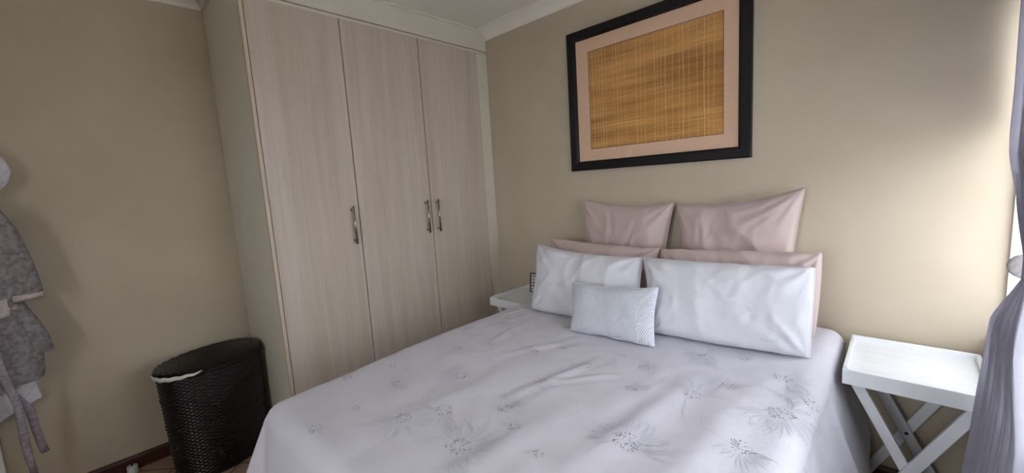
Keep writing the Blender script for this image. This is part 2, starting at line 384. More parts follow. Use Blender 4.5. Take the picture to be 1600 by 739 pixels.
for k in range(3):
    bm = bmesh.new(); y0, y1 = splits[k]+.0025, splits[k+1]-.0025
    r = .03 if k == 2 else .003
    pr = [(y0, .085), (y1, .085)]
    if k == 2:
        pr += [(y1-r+r*math.cos(a*PI/16), 2.413-r+r*math.sin(a*PI/16)) for a in range(9)]
    else: pr += [(y1, 2.413)]
    pr += [(y0, 2.413)]
    a = [bm.verts.new((0, y, z)) for y, z in pr]; b = [bm.verts.new((.018, y, z)) for y, z in pr]; n = len(pr)
    for q in range(n): bm.faces.new((a[q], a[(q+1) % n], b[(q+1) % n], b[q]))
    bm.faces.new(a[::-1]); ff = bm.faces.new(b); bmesh.ops.recalc_face_normals(bm, faces=bm.faces)
    bmesh.ops.bevel(bm, geom=list(ff.edges), offset=.0015, segments=2, affect='EDGES')
    dr = obj('door', bm, m_door, wd)
    h = bmesh.new(); y = hy[k]
    tube(h, [(.048, y, 1.134), (.048, y, 1.356)], .0065, 14)
    for z in (1.155, 1.335): tube(h, [(.017, y, z), (.047, y, z)], .005, 12); tube(h, [(.0175, y, z), (.0195, y, z)], .008, 14)
    obj('handle', h, m_steel, dr, True)['label'] = 'brushed steel bar handle'

# ------------------------------------------------------------------ bed
TOP = .695
bx0, bx1, bf = .70, 2.215, -1.96          # bed box edges (cover outside)
bed = thing('bed', 'double bed base and mattress under the white embroidered cover', 'bed', (1.46, -1.0, 0))
bm = bmesh.new(); box(bm, (bx0+.05, bf+.06, .10), (bx1-.05, -.03, .36), .02); obj('bed_base', bm, m_matt, bed)
bm = bmesh.new(); box(bm, (bx0+.035, bf+.045, .365), (bx1-.035, -.025, TOP-.035), .045, seg=5); obj('mattress', bm, m_matt, bed, True)
for lx in (bx0+.14, bx1-.14):
    for ly in (bf+.16, -.15):
        bm = bmesh.new(); tube(bm, [(lx, ly, 0), (lx, ly, .105)], [.022, .03], 14); obj('leg', bm, m_base, bed)

R_ = .07; LS, LF = .44, .30
RIDG = [((1.39, -1.40), (1.50, -.93), .020, .007), ((1.43, -1.22), (1.62, -1.02), .014, .006), ((1.98, -1.75), (2.04, -.72), .05, .011), ((1.78, -1.55), (1.86, -.86), .035, .008),
        ((1.03, -1.13), (1.00, -.72), .018, .006), ((.88, -1.0), (.93, -.62), .016, .006), ((1.16, -1.15), (1.32, -.78), .02, .005), ((1.2, -1.9), (1.3, -1.1), .05, .005),
        ((1.55, -1.85), (1.62, -1.3), .04, .006), ((.80, -.75), (.84, -.5), .014, .006)]
def seg(p, a, b):
    ax, ay = a; dx, dy = b[0]-ax, b[1]-ay; t = max(0, min(1, ((p[0]-ax)*dx+(p[1]-ay)*dy)/(dx*dx+dy*dy)))
    return math.hypot(p[0]-ax-dx*t, p[1]-ay-dy*t), t
def bump_top(x, y):
    h = .0045*nz(x*3.1, y*2.2, 3)+.0028*nz(x*8, y*5, 9)+.0010*nz(x*24, y*18, 4)
    for a, b, wd_, ht in RIDG:
        d, t = seg((x+.012*nz(x*6, y*6, 1), y), a, b); h += .75*ht*math.exp(-(d/wd_)**2)*math.sin(PI*min(1, max(0, t))*.9+.15)
        h -= .35*ht*math.exp(-((d-wd_*1.8)/wd_)**2)
    return h
def skew(x, y, z):       # the duvet sits wider on the wardrobe side towards the pillows
    k = sstep(1.5, .8, x)*sstep(-2.0, -1.1, y)
    return Vector((x-.045*k*(1-.55*sstep(-.6, -.45, y)), y, z+.005*k))
def cover(u, v):
    """sheet coordinates (metres, world-like x,y when lying flat) -> 3D point"""
    ix0, ix1, iy = bx0+R_, bx1-R_, bf+R_
    cx = min(max(u, ix0), ix1); cyy = max(v, iy)
    ex, ey = u-cx, v-cyy; d = math.hypot(ex, ey)
    z = TOP+bump_top(u, v)*max(0, 1-d*7)
    if v > -.10: z -= (v+.10)**2*3
    if d < 1e-6: return skew(cx, cyy, z)
    dx, dy = ex/d, ey/d
    corner = min(1, 2*abs(dx*dy)*1.0)
    arc = R_*PI/2
    if d < arc: out = R_*math.sin(d/R_); dn = R_*(1-math.cos(d/R_))
    else:
        q = d-arc; out = R_+q*.16; dn = R_+q*.975
    drop = max(0, d-arc*.6)
    s = cyy*1.0 if abs(dx) > abs(dy) else cx
    head = sstep(-.62, -.50, cyy) if abs(dy) < .3 else 0            # squeezed between the bedside tables
    fold = math.sin(s*15+2.3*nz(s*2, 0, 5))*.6+math.sin(s*31+1)*.3
    ang = math.atan2(-dy, abs(dx))
    fold += corner*1.0*math.sin(ang*6.0+.6)
    out += fold*drop*.075*(1-head*.8)
    out -= head*max(0, out-R_)*(.8 if dn < .09 or dx < 0 else .25)
    if dx < 0 and dy < 0: out += max(0, d-arc*.7)*.28*(1-sstep(1.0, 1.32, ang))*sstep(-.1, .55, ang)     # flaring corner
    if dx > 0 and dn > .09: out += (dn-.09)*.16
    x, y = cx+dx*out, cyy+dy*out
    z = z-dn+.002*nz(x*9, y*9, z*9)
    return skew(x, y, z)
bm = bmesh.new(); uvl = bm.loops.layers.uv.new('UVMap')
U0, U1, V0, V1 = bx0-LS, bx1+LS, bf-LF, -.03
grid(bm, 210, 190, lambda a, b: cover(U0+(U1-U0)*a, V0+(V1-V0)*b), uv=uvl)
cov = obj('bedspread', bm, m_linen, None, True, Vector((1.46, -1.0, TOP)))
tag(cov, 'white bedspread with grey embroidered leaf clusters draped over the double bed', 'bedspread')
sol = cov.modifiers.new('thickness', 'SOLIDIFY'); sol.thickness = .006; sol.offset = -1
bm = bmesh.new()
# embroidery: small leaf stitches and long curved thread sprays on the cloth
MOT = [(0.806, -0.996, 1), (1.03, -0.916, 1), (0.909, -0.848, 1), (0.742, -1.416, 1), (0.96, -1.209, 1), (1.245, -1.024, 1), (0.863, -1.49, 0), (0.786, -1.66, 1), (1.002, -1.56, 1), (1.157, -1.364, 2), (1.423, -1.222, 1), (1.043, -1.749, 0), (1.23, -1.682, 2), (1.297, -1.569, 2), (1.441, -1.432, 2), (1.543, -1.494, 1), (1.042, -1.89, 1), (1.477, -1.66, 3), (1.676, -1.545, 0), (0.732, -1.209, 1), (1.314, -0.921, 1), (1.043, -1.08, 0), (1.558, -0.845, 0), (1.487, -1.012, 1), (1.676, -0.903, 1), (1.712, -1.079, 1), (1.825, -0.67, 2), (1.96, -0.864, 2), (1.894, -0.995, 2), (2.092, -0.703, 2), (2.193, -0.81, 2), (2.133, -0.947, 3), (1.839, -1.352, 3), (2.088, -1.185, 2), (1.9, -1.7, 2), (2.0, -1.55, 3), (1.7, -1.8, 2), (2.2, -1.45, 2), (.66, -1.0, 1), (.62, -1.75, 1), (2.27, -1.1, 2), (1.95, -.6, 1)]
def ribbon(pts, wd_, mi, lift=.0011):
    prev = None
    for i, (x, y) in enumerate(pts):
        x2, y2 = pts[min(i+1, len(pts)-1)]; x1, y1 = pts[max(i-1, 0)]
        dx, dy = x2-x1, y2-y1; L = math.hypot(dx, dy) or 1; px, py = -dy/L, dx/L
        t = i/(len(pts)-1); ww = wd_*(.35+.65*math.sin(PI*min(1, t*1.0)))
        a = cover(x+px*ww, y+py*ww); b = cover(x-px*ww, y-py*ww); c = cover(x, y)
        n = (cover(x+.003, y)-c).cross(cover(x, y+.003)-c).normalized()
        cur = (bm.verts.new(a+n*lift), bm.verts.new(b+n*lift))
        if prev:
            f = bm.faces.new((prev[1], cur[1], cur[0], prev[0])); f.material_index = mi-1
        prev = cur
rnd = random.Random(3)
for (x, y, s) in MOT:
    rad = (.014, .021, .030, .040)[s]; cnt = (16, 28, 42, 72)[s]
    for k in range(cnt):
        a = rnd.uniform(0, 2*PI); r = rad*math.sqrt(rnd.uniform(.02, 1)); l = rnd.uniform(.005, .008)
        px, py = x+r*math.cos(a), y+r*.8*math.sin(a); a2 = a+rnd.uniform(-.7, .7)
        ribbon([(px, py), (px+l*.5*math.cos(a2), py+l*.5*math.sin(a2)), (px+l*math.cos(a2), py+l*math.sin(a2))], rnd.uniform(.0008, .0014), 1)
    a0 = rnd.uniform(0, 2*PI); span = (0, 1.6, 2.6, 4.5)[s]; nn = (3, 8, 16, 34)[s]
    for k in range(nn):
        a = a0+span*(k/nn-.5)+rnd.uniform(-.04, .04); r0, r1 = rad*rnd.uniform(.9, 1.3), rad*rnd.uniform(2.4, 3.6)
        cv = rnd.uniform(-.25, .45)
        ribbon([(x+(r0+(r1-r0)*t)*math.cos(a+cv*t*t), y+(r0+(r1-r0)*t)*math.sin(a+cv*t*t)) for t in (0, .25, .5, .75, 1)], .0010, 2, .0014)
    if s >= 1:     # trailing stem
        a = rnd.uniform(0, 2*PI); pts = []; px, py = x, y
        for t in range(14): pts.append((px, py)); px += .014*math.cos(a); py += .014*math.sin(a); a += rnd.uniform(-.35, .4)
        ribbon(pts, .0011, 2, .0014)
em = obj('embroidery', bm, [m_grey_thread, m_white_thread], cov); em['label'] = 'grey leaf stitches and silver thread sprays'
def bed_z(x, y):
    if x < bx0+R_ or x > bx1-R_:
        e = (bx0+R_-x) if x < bx0+R_ else (x-bx1+R_)
        return TOP-.0+bump_top(x, y)*.3-(R_-math.sqrt(max(0, R_*R_-min(e, R_*.98)**2)))
    return TOP+bump_top(x, y)

# ------------------------------------------------------------------ pillows
def pillow(name, label, TL, TR, BR, BL, thick, mat, seed, ear=.02, bow=(.02, .02, .02, .02), wr=.006, pipe=False, group=None, exps=.42, seam=.004, creases=()):
    """soft cushion: seam outline through four corners, belly on both sides.  bow = inward sag of top, right, bottom, left edges"""
    TL, TR, BR, BL = map(Vector, (TL, TR, BR, BL))
    nrm = ((TR-TL).cross(BL-TL)).normalized()
    if nrm.y > 0: nrm = -nrm                              # towards the foot of the bed
    Wd = (TR-TL).length; Hd = (TL-BL).length
    def P(u, v, side):
        a = TL.lerp(TR, u); b = BL.lerp(BR, u); p = b.lerp(a, v)
        ux = (TR-TL).normalized(); vy = (TL-BL).normalized()
        cu, cv = math.sin(PI*u), math.sin(PI*v)
        p -= vy*bow[0]*cu*sstep(.3, 1, v); p += vy*bow[2]*cu*sstep(.7, 0, v)
        p -= ux*bow[1]*cv*sstep(.3, 1, u); p += ux*bow[3]*cv*sstep(.7, 0, u)
        # edge waviness
        ed = max(abs(2*u-1), abs(2*v-1))
        p += vy*.004*nz(u*Wd*14, seed, side)*sstep(.6, 1, abs(2*v-1))
        fu = max(0, 1-abs(2*u-1)**3.2); fv = max(0, 1-abs(2*v-1)**3.2)
        t = (fu*fv)**exps
        q = t*thick*(1+.16*nz(u*2.3+seed, v*2.3, side))
        # creases running out of the corners and along the edges
        for (qu, qv) in ((0, 0), (1, 0), (0, 1), (1, 1)):
            du, dv = (u-qu)*Wd, (v-qv)*Hd; r = math.hypot(du, dv)
            ang = math.atan2(dv, du)
            q += wr*.6*math.sin(ang*11+seed*3+qu*2+qv)*math.exp(-((r-.09)/.07)**2)*t
        q += wr*nz(u*Wd*9+seed*7, v*Hd*7, side*3)*t+wr*.35*nz(u*Wd*26, v*Hd*20+seed, side*3)*t
        rg = 1-abs(nz(u*Wd*5.5+seed*3+v*1.5, v*Hd*3.2-u*1.2, seed)*2.2); q += wr*.9*max(0, rg)**3*t
        rg = 1-abs(nz(u*Wd*9+seed*5-v*2, v*Hd*3.5+u*2, seed+4)*2.4); q += wr*.55*max(0, rg)**4*t
        # pleats across the top and bottom seams
        q += wr*.6*math.sin(u*Wd*75+4*nz(u*6, seed, 1))*max(0, nz(u*4, seed*2, 2)+.2)*math.exp(-((1-abs(2*v-1))*Hd/.05)**2)*min(1, t*3)
        for (c0, c1, wd_, ht) in creases:
            d, tt = seg((u, v), c0, c1); q += ht*math.exp(-(d/wd_)**2)*math.sin(PI*(tt*.92+.04))*(1 if side > 0 else 0)
        p = p+nrm*side*(q+seam*.2)
        p.z = max(p.z, bed_z(p.x, p.y)+.011)
        p.y = min(p.y, -.012)
        return p
    bm = bmesh.new(); uvl = bm.loops.layers.uv.new('UVMap'); nu, nv = 72, 46
    wu = lambda k, n: (1-math.cos(PI*k/n))/2*.55+k/n*.45
    front = [[bm.verts.new(P(wu(i, nu), wu(j, nv), 1)) for i in range(nu+1)] for j in range(nv+1)]
    back = [[(front[j][i] if i in (0, nu) or j in (0, nv) else bm.verts.new(P(wu(i, nu), wu(j, nv), -1))) for i in range(nu+1)] for j in range(nv+1)]
    for j in range(nv):
        for i in range(nu):
            for side, g in ((0, front), (1, back)):
                q = [g[j][i], g[j][i+1], g[j+1][i+1], g[j+1][i]]; uvs = [(i, j), (i+1, j), (i+1, j+1), (i, j+1)]
                if side: q.reverse(); uvs.reverse()
                f = bm.faces.new(q)
                for lp, (a, b) in zip(f.loops, uvs): lp[uvl].uv = (wu(a, nu), wu(b, nv))
    bmesh.ops.recalc_face_normals(bm, faces=bm.faces)
    c = (BL+BR)/2
    o = obj(name, bm, mat, None, True, Vector((c.x, c.y, TOP)))
    tag(o, label, 'pillow', group)
    if pipe:      # flanged seam round the edge
        e = bmesh.new(); pts = [P(wu(i, nu), 0, 0) for i in range(nu+1)]+[P(1, wu(j, nv), 0) for j in range(1, nv+1)]+[P(wu(i, nu), 1, 0) for i in range(nu-1, -1, -1)]+[P(0, wu(j, nv), 0) for j in range(nv-1, 0, -1)]
        tube(e, pts+[pts[0]], .0035, 8); obj('seam_piping', e, mat, o, True)
    return o
g_m = 'mauve satin pillows at the head of the bed'; g_w = 'white pillows in the front row'
pillow('square_pillow', 'upright mauve satin pillow against the wall, left one of the back pair', (.872, -.068, 1.300), (1.464, -.068, 1.272), (1.43, -.10, .705), (.90, -.10, .705), .062, m_mauve, 1.3, bow=(.035, .03, 0, .03), group=g_m, wr=.009, pipe=True)
pillow('square_pillow', 'upright mauve satin pillow against the wall with one tall pointed corner at right', (1.487, -.068, 1.258), (2.055, -.075, 1.330), (2.02, -.10, .705), (1.52, -.10, .705), .062, m_mauve, 4.7, bow=(.03, .02, 0, .01), group=g_m, wr=.009, pipe=True,
       creases=[((.95, .95), (.5, .78), .018, .007), ((.93, .9), (.55, .66), .018, .005), ((.88, .97), (.42, .9), .015, .006)])
pillow('pillow', 'mauve satin pillow directly behind the left white pillow', (.745, -.245, 1.07), (1.462, -.245, 1.046), (1.45, -.33, .725), (.80, -.33, .725), .055, m_mauve, 2.2, bow=(.01, .01, 0, .01), group=g_m, wr=.011, exps=.32)
pillow('pillow', 'mauve satin pillow directly behind the right white pillow, its right end showing', (1.470, -.245, 1.043), (2.145, -.245, 1.070), (2.132, -.28, .715), (1.475, -.33, .72), .058, m_mauve, 6.1, bow=(.0, -.005, 0, .01), group=g_m, wr=.011, exps=.25)
pillow('pillow', 'white embroidered pillow at left, partly behind the small cushion', (.795, -.44, 1.055), (1.445, -.42, 1.022), (1.49, -.56, .70), (.84, -.585, .70), .075, m_pillow, 3.4, exps=.36, bow=(.018, .01, .0, .02), group=g_w, wr=.009, pipe=True, creases=[((.02, .05), (.35, .02), .03, .008)])
pillow('pillow', 'large white embroidered pillow at right in the front row', (1.452, -.42, 1.024), (2.137, -.385, 1.032), (2.142, -.492, .70), (1.52, -.56, .70), .078, m_pillow, 5.9, bow=(.006, .0, -.004, .02), group=g_w, wr=.009, pipe=True, exps=.34,
       creases=[((.97, .05), (.80, .42), .02, .012), ((.90, .04), (.70, .30), .02, .008), ((.5, .12), (.42, .5), .02, .004)])
cu = pillow('cushion', 'small white quilted cushion at the front of the pillows', (1.172, -.64, .917), (1.602, -.60, .933), (1.628, -.705, .695), (1.225, -.745, .70), .055, m_quilt, 8.2, bow=(.018, .012, .012, .012), wr=.002, pipe=True)
cu['category'] = 'cushion'; del cu['label']; cu['label'] = 'small white quilted cushion in front of the two white pillows'

# ------------------------------------------------------------------ bedside tray tables
TZ = .678
def tray_table(label, x0, group):
    x1, y0, y1 = x0+.378, -.452, -.045; z0, z1 = TZ-.062, TZ
    t = thing('bedside_table', label, 'bedside table', ((x0+x1)/2, (y0+y1)/2, 0), group)
    bm = bmesh.new(); box(bm, (x0+.012, y0+.012, z1-.030), (x1-.012, y1-.012, z1-.020)); obj('tray_base', bm, m_white, t)
    for lo, hi in (((x0, y0, z0), (x1, y0+.014, z1-.004)), ((x0, y1-.014, z0), (x1, y1, z1)), ((x0, y0+.0145, z0), (x0+.014, y1-.0145, z1)), ((x1-.014, y0+.0145, z0), (x1, y1-.0145, z1))):
        bm = bmesh.new(); box(bm, lo, hi, .0025); obj('tray_side', bm, m_white, t)
    xa, xb = x0+.035, x1-.035
    # two crossed frames; outer legs at both ends of the depth
    for (yo, yi, ys) in ((y0+.035, y0+.054, y0+.024), (y1-.035, y1-.054, None)):
        bm = bmesh.new(); bar(bm, (xb, yo, z0+.0), (xa, yo, .01), .036, .018); obj('leg', bm, m_white, t)
        bm = bmesh.new(); bar(bm, (xa, yi, z0+.0), (xb, yi, .01), .036, .018); obj('leg', bm, m_white, t)
        bm = bmesh.new(); sgn = -1 if yo < yi else 1; zc = (z0+.01)/2
        tube(bm, [((xa+xb)/2, yo+sgn*.008, zc), ((xa+xb)/2, yo+sgn*.0115, zc)], .0065, 14); obj('screw', bm, m_screw, t)
        bm = bmesh.new(); sgn = -sgn; tube(bm, [((xa+xb)/2, yi+sgn*.008, zc), ((xa+xb)/2, yi+sgn*.0115, zc)], .0065, 14); obj('screw', bm, m_screw, t)
    for (xx, za, ya, yb) in ((xa+.045, .09, y0+.045, y1-.045), (xb-.045, .09, y0+.065, y1-.065)):
        bm = bmesh.new(); bar(bm, (xx, ya, za), (xx, yb, za), .018, .035, (0, 0, 1)); obj('cross_rail', bm, m_white, t)
    return t
tray_table('white folding tray table with crossed legs, right of the bed by the curtain', 2.238, 'white tray tables either side of the bed')
lt = tray_table('white folding tray table between wardrobe and bed, holding a small lettered board', .292, 'white tray tables either side of the bed')
lt.scale = (.97, 1, .965); lt.location.y += .042

# small framed letter board on the left table, leaning against the wall
TZ = .655
sg = thing('letter_board', 'small black-framed white board with rows of dark characters on the left bedside table', 'letter board', (.475, -.09, TZ-.02))
sm = Matrix.Rotation(-.10, 3, 'X'); piv = Vector((.475, -.105, TZ-.02))
ox, oz = .412, TZ-.0195
def sbox(bm, a, b, c, d, y0, y1, bev=0): box(bm, (ox+a, y0, oz+c), (ox+b, y1, oz+d), bev, (sm, piv))
bm = bmesh.new()
for a, b, c, d in ((0, .11, 0, .006), (0, .11, .134, .14), (0, .006, .006, .134), (.104, .11, .006, .134)): sbox(bm, a, b, c, d, -.112, -.094, .001)
obj('frame', bm, m_black, sg)
bm = bmesh.new(); sbox(bm, .006, .104, .006, .134, -.106, -.096); obj('board', bm, m_plastic, sg)
bm = bmesh.new(); rnd = random.Random(5)
for r in range(5):
    for c in range(5):
        a = .012+c*.018; z = .016+r*.0235; wv = rnd.uniform(.008, .012)
        sbox(bm, a, a+.0025, z, z+.013, -.1075, -.1058); 
        sbox(bm, a, a+wv, z+rnd.choice((0, .0055, .0105)), z+rnd.choice((.013, .013)), -.1075, -.1058) if rnd.random() < .35 else sbox(bm, a, a+wv, z+.005, z+.008, -.1075, -.1058)
obj('characters', bm, m_dark, sg)

# ------------------------------------------------------------------ framed woven panel
pf = thing('framed_artwork', 'black-framed golden woven reed panel with pink-beige mount above the bed', 'picture', (1.3, 0, 1.486))
fx0, fx1, fz0, fz1 = .770, 1.827, 1.485, 2.345
bm = bmesh.new(); prof = [(0, .002), (0, .028), (.006, .032), (.045, .030), (.058, .020), (.058, .002)]   # (inwards, off the wall)
rect = [(fx0, fz0, 1, 1), (fx1, fz0, -1, 1), (fx1, fz1, -1, -1), (fx0, fz1, 1, -1)]
rings = [[bm.verts.new((x+sx*a, -b, z+sz*a)) for a, b in prof] for x, z, sx, sz in rect]
for k in range(4):
    A, Bq = rings[k], rings[(k+1) % 4]
    for q in range(len(prof)): bm.faces.new((A[q], A[(q+1) % 6], Bq[(q+1) % 6], Bq[q]))
bmesh.ops.recalc_face_normals(bm, faces=bm.faces); obj('frame', bm, m_black, pf)
px0, px1, pz0, pz1 = .918, 1.697, 1.617, 2.208
bm = bmesh.new(); i0, i1, j0, j1 = fx0+.056, fx1-.056, fz0+.056, fz1-.056
for lo, hi in (((i0, -.012, j0), (i1, -.008, pz0)), ((i0, -.012, pz1), (i1, -.008, j1)), ((i0, -.012, pz0), (px0, -.008, pz1)), ((px1, -.012, pz0), (i1, -.008, pz1))): box(bm, lo, hi)
obj('mount', bm, m_mat, pf)
bm = bmesh.new(); nr = 148; hh = (pz1-pz0)/nr
for k in range(nr):
    z = pz0+hh*(k+.5); off = rnd.uniform(-.0006, .0006)
    prism(bm, [(-hh*.48, 0), (-hh*.3, .0016+off), (hh*.3, .0016+off), (hh*.48, 0)], (px0, -.0055, z), (px1, -.0055, z), (0, 0, 1), (0, -1, 0)) if False else None
    a = [bm.verts.new((px0, -.0055-d, z+q)) for q, d in ((-hh*.5, 0), (-hh*.25, .0014+off), (hh*.25, .0014+off), (hh*.5, 0))]
    b = [bm.verts.new((px1, -.0055-d, z+q)) for q, d in ((-hh*.5, 0), (-hh*.25, .0014+off), (hh*.25, .0014+off), (hh*.5, 0))]
    for q in range(3): bm.faces.new((a[q], b[q], b[q+1], a[q+1]))
box(bm, (px0, -.0052, pz0), (px1, -.004, pz1))
strings = [.945, .971, .990, 1.010, 1.031, 1.085, 1.108, 1.128, 1.160, 1.231, 1.257, 1.281, 1.340, 1.357, 1.379, 1.402, 1.440, 1.475, 1.497, 1.527, 1.570, 1.605, 1.627, 1.652]
for k, x in enumerate(strings):
    wv = .0011 if k % 3 else .0017; prev = None
    for q in range(25):
        z = pz0+(pz1-pz0)*q/24; xx = x+.0022*nz(x*40, q*.35, k)+(.002*math.sin(q*.2+k))
        cur = [bm.verts.new((xx+s*wv, -.0082-(0 if s else .0006), z)) for s in (-1, 0, 1)]
        if prev:
            for s in (0, 1): f = bm.faces.new((prev[s], prev[s+1], cur[s+1], cur[s])); f.material_index = 1
        prev = cur
obj('woven_reed_panel', bm, [m_reed, m_string], pf)
bm = bmesh.new()
for lo, hi in (((px0-.002, -.0124, pz0-.002), (px1+.002, -.0118, pz0)), ((px0-.002, -.0124, pz1), (px1+.002, -.0118, pz1+.002)), ((px0-.002, -.0124, pz0), (px0, -.0118, pz1)), ((px1, -.0124, pz0), (px1+.002, -.0118, pz1))): box(bm, lo, hi)
obj('mount_line', bm, m_dark, pf)
bm = bmesh.new(); box(bm, (i0, -.0165, j0), (i1, -.0150, j1)); obj('glass', bm, m_pglass, pf)

# ------------------------------------------------------------------ laundry basket
BC = Vector((-.375, -1.912, 0)); ang = math.atan2(-.946, .325)
ca, sa = math.cos(ang), math.sin(ang)
A0, B0, BH = .248, .176, .575
hb = thing('laundry_basket', 'tall oval black woven cane laundry basket in the corner beside the wardrobe', 'laundry basket', BC)
def ell(th, s, z, off=0):
    n = 2.1; c, q = math.cos(th), math.sin(th)
    ex = math.copysign(abs(c)**(2/n), c); ey = math.copysign(abs(q)**(2/n), q)
    x = (A0*s+off)*ex; y = (B0*s+off)*ey
    return Vector((BC.x+x*ca-y*sa, BC.y+x*sa+y*ca, z))
NT, NR = 60, 62
def weave(a, b):
    th = a*2*PI; z = b*BH; row = b*NR
    s = .93+.07*b
    over = math.cos(a*NT*PI+PI*math.floor(row))
    rr = abs(math.sin(row*PI))**.6
    heavy = 1.6 if int(row) in (14, 15, 30, 31, 46, 47) else 1
    return ell(th, s, z, .0026*rr*heavy*(1+.9*over)-.004)
bm = bmesh.new(); grid(bm, NT*5, NR*4, weave, closeu=True); 
vb = [bm.verts.new(ell(k/60*2*PI, .93, .004, -.006)) for k in range(60)]; bm.faces.new(vb[::-1])
obj('woven_body', bm, m_wick, hb, True)
bm = bmesh.new()    # braided rim
for ph in (0, PI):
    tube(bm, [ell(k/240*2*PI, 1.0, BH-.004+.005*math.cos(k/240*2*PI*40+ph), .001+.005*math.sin(k/240*2*PI*40+ph)) for k in range(241)], .006, 6, cap=False)
obj('braided_rim', bm, m_wick, hb, True)
bm = bmesh.new()    # lid: shallow woven oval with concentric rows
def lid(a, b):
    th = a*2*PI; row = b*22; over = math.cos(a*NT*PI+PI*math.floor(row)); rr = abs(math.sin(row*PI))**.6
    s = .02+.985*b
    return ell(th, s, BH+.022+.012*(1-b*b)+.0022*rr*(1+over))
grid(bm, 150, 88, lid, closeu=True)
grid(bm, 150, 6, lambda a, b: ell(a*2*PI, 1.005, BH+.022-.018*b+.0015*math.sin(b*18)), closeu=True)
obj('lid', bm, m_wick, hb, True)
bm = bmesh.new()    # liner cloth peeping out between rim and lid on one side
def lin_fn(a, b):
    th = -.45+1.5*a; e = math.sin(PI*a)
    return ell(th, 1.0, BH+.010-.020*b*e**.5+.002*math.sin(a*40), .004+.010*math.sin(PI*(.25+b*.5))*e**.5)
grid(bm, 50, 6, lin_fn); o = obj('liner', bm, m_liner, hb, True); o['label'] = 'white cloth liner peeping out under the lid'
so = o.modifiers.new('thickness', 'SOLIDIFY'); so.thickness = .003

# ------------------------------------------------------------------ little doorstop on the floor
bm = bmesh.new(); c = (-.610, -2.288)
pr = [(.0, 0), (.026, 0), (.027, .006), (.022, .020), (.024, .034), (.022, .042), (.0, .044)]
for k in range(len(pr)-1): pass
rg = [[bm.verts.new((c[0]+max(r, .0005)*math.cos(t/24*2*PI), c[1]+max(r, .0005)*math.sin(t/24*2*PI), z)) for t in range(24)] for r, z in pr]
for a, b in zip(rg, rg[1:]):
    for k in range(24): bm.faces.new((a[k], a[(k+1) % 24], b[(k+1) % 24], b[k]))
ds = obj('doorstop', bm, m_plastic, None, True, Vector((c[0], c[1], 0))); tag(ds, 'small white plastic doorstop on the floor tiles beside the skirting', 'doorstop')
bm = bmesh.new(); box(bm, (c[0]-.012, c[1]-.003, .043), (c[0]+.012, c[1]+.003, .0455)); obj('slot', bm, m_dark, ds)

# ------------------------------------------------------------------ robes on hooks
def garment(name, rows, mat, seed, x_c=-.52, parent=None, nf=9, amp=.014, hem=None, n=96, zsteps=70, label=None, cat=None, group=None):
    """closed draped tube: rows = [(z, y_left, y_right, x_centre, half_depth)], z falling"""
    tz = [(-r[0], r) for r in rows]
    def at(z, k):
        return interp([(-r[0], r[k]) for r in rows], -z)
    ztop, zbot = rows[0][0], rows[-1][0]
    bm = bmesh.new()
    def fn(a, b):
        th = a*2*PI; z = ztop+(zbot-ztop)*b
        yl, yr, xc, hd = at(z, 1), at(z, 2), at(z, 3), at(z, 4); cyc, hw = (yl+yr)/2, (yr-yl)/2
        f = 1+ (amp/hd)*math.sin(th*nf+seed+2.5*nz(b*2, seed, 3))*min(1, b*6)*.9
        y = cyc+hw*math.cos(th)*(1+.04*nz(z*7, seed, 1)); x = xc+hd*math.sin(th)*f
        zz = z+(hem(math.cos(th)) if hem else 0)*b**3
        zz += .008*nz(th*2, seed, 7)*b
        return Vector((max(x, XL+.012), y, zz))
    vs, fs = grid(bm, n, zsteps, fn, closeu=True)
    bm.faces.new(vs[0]); 
    o = obj(name, bm, mat, parent, True, None if parent else Vector((XL, (rows[0][1]+rows[0][2])/2, ztop)))
    return o
YR = -2.70
# white robe, behind: collar bundle at the hook, long body
wr_ = garment('bathrobe', [(1.73, -2.66, -2.60, -.55, .02), (1.715, -2.72, -2.535, -.55, .05), (1.68, -2.74, -2.50, -.55, .06), (1.62, -2.76, -2.485, -.55, .06), (1.56, -2.76, -2.51, -.555, .06), (1.50, -2.77, -2.57, -.58, .045), (1.40, -2.82, -2.58, -.59, .042), (.95, -2.84, -2.56, -.593, .042), (.70, -2.84, -2.56, -.593, .042), (.50, -2.84, -2.545, -.593, .042)], m_robe_w, 1.0, hem=lambda c: .06*c)
tag(wr_, 'white towelling bathrobe hanging behind the grey one on the left wall', 'bathrobe', 'bathrobes on the wall hooks')
gr = garment('bathrobe', [(1.56, -2.74, -2.64, -.50, .03), (1.50, -2.76, -2.60, -.46, .050), (1.44, -2.78, -2.555, -.46, .050), (1.30, -2.80, -2.53, -.46, .050), (1.12, -2.81, -2.515, -.46, .050), (1.02, -2.80, -2.545, -.46, .050), (.98, -2.80, -2.54, -.46, .050), (.86, -2.82, -2.515, -.46, .050), (.78, -2.82, -2.495, -.46, .050), (.66, -2.82, -2.51, -.46, .050)], m_robe, 4.0, nf=7, amp=.012, hem=lambda c: .03*c)
tag(gr, 'grey towelling bathrobe with pale cuff and dangling belt hanging at the far left', 'bathrobe', 'bathrobes on the wall hooks')
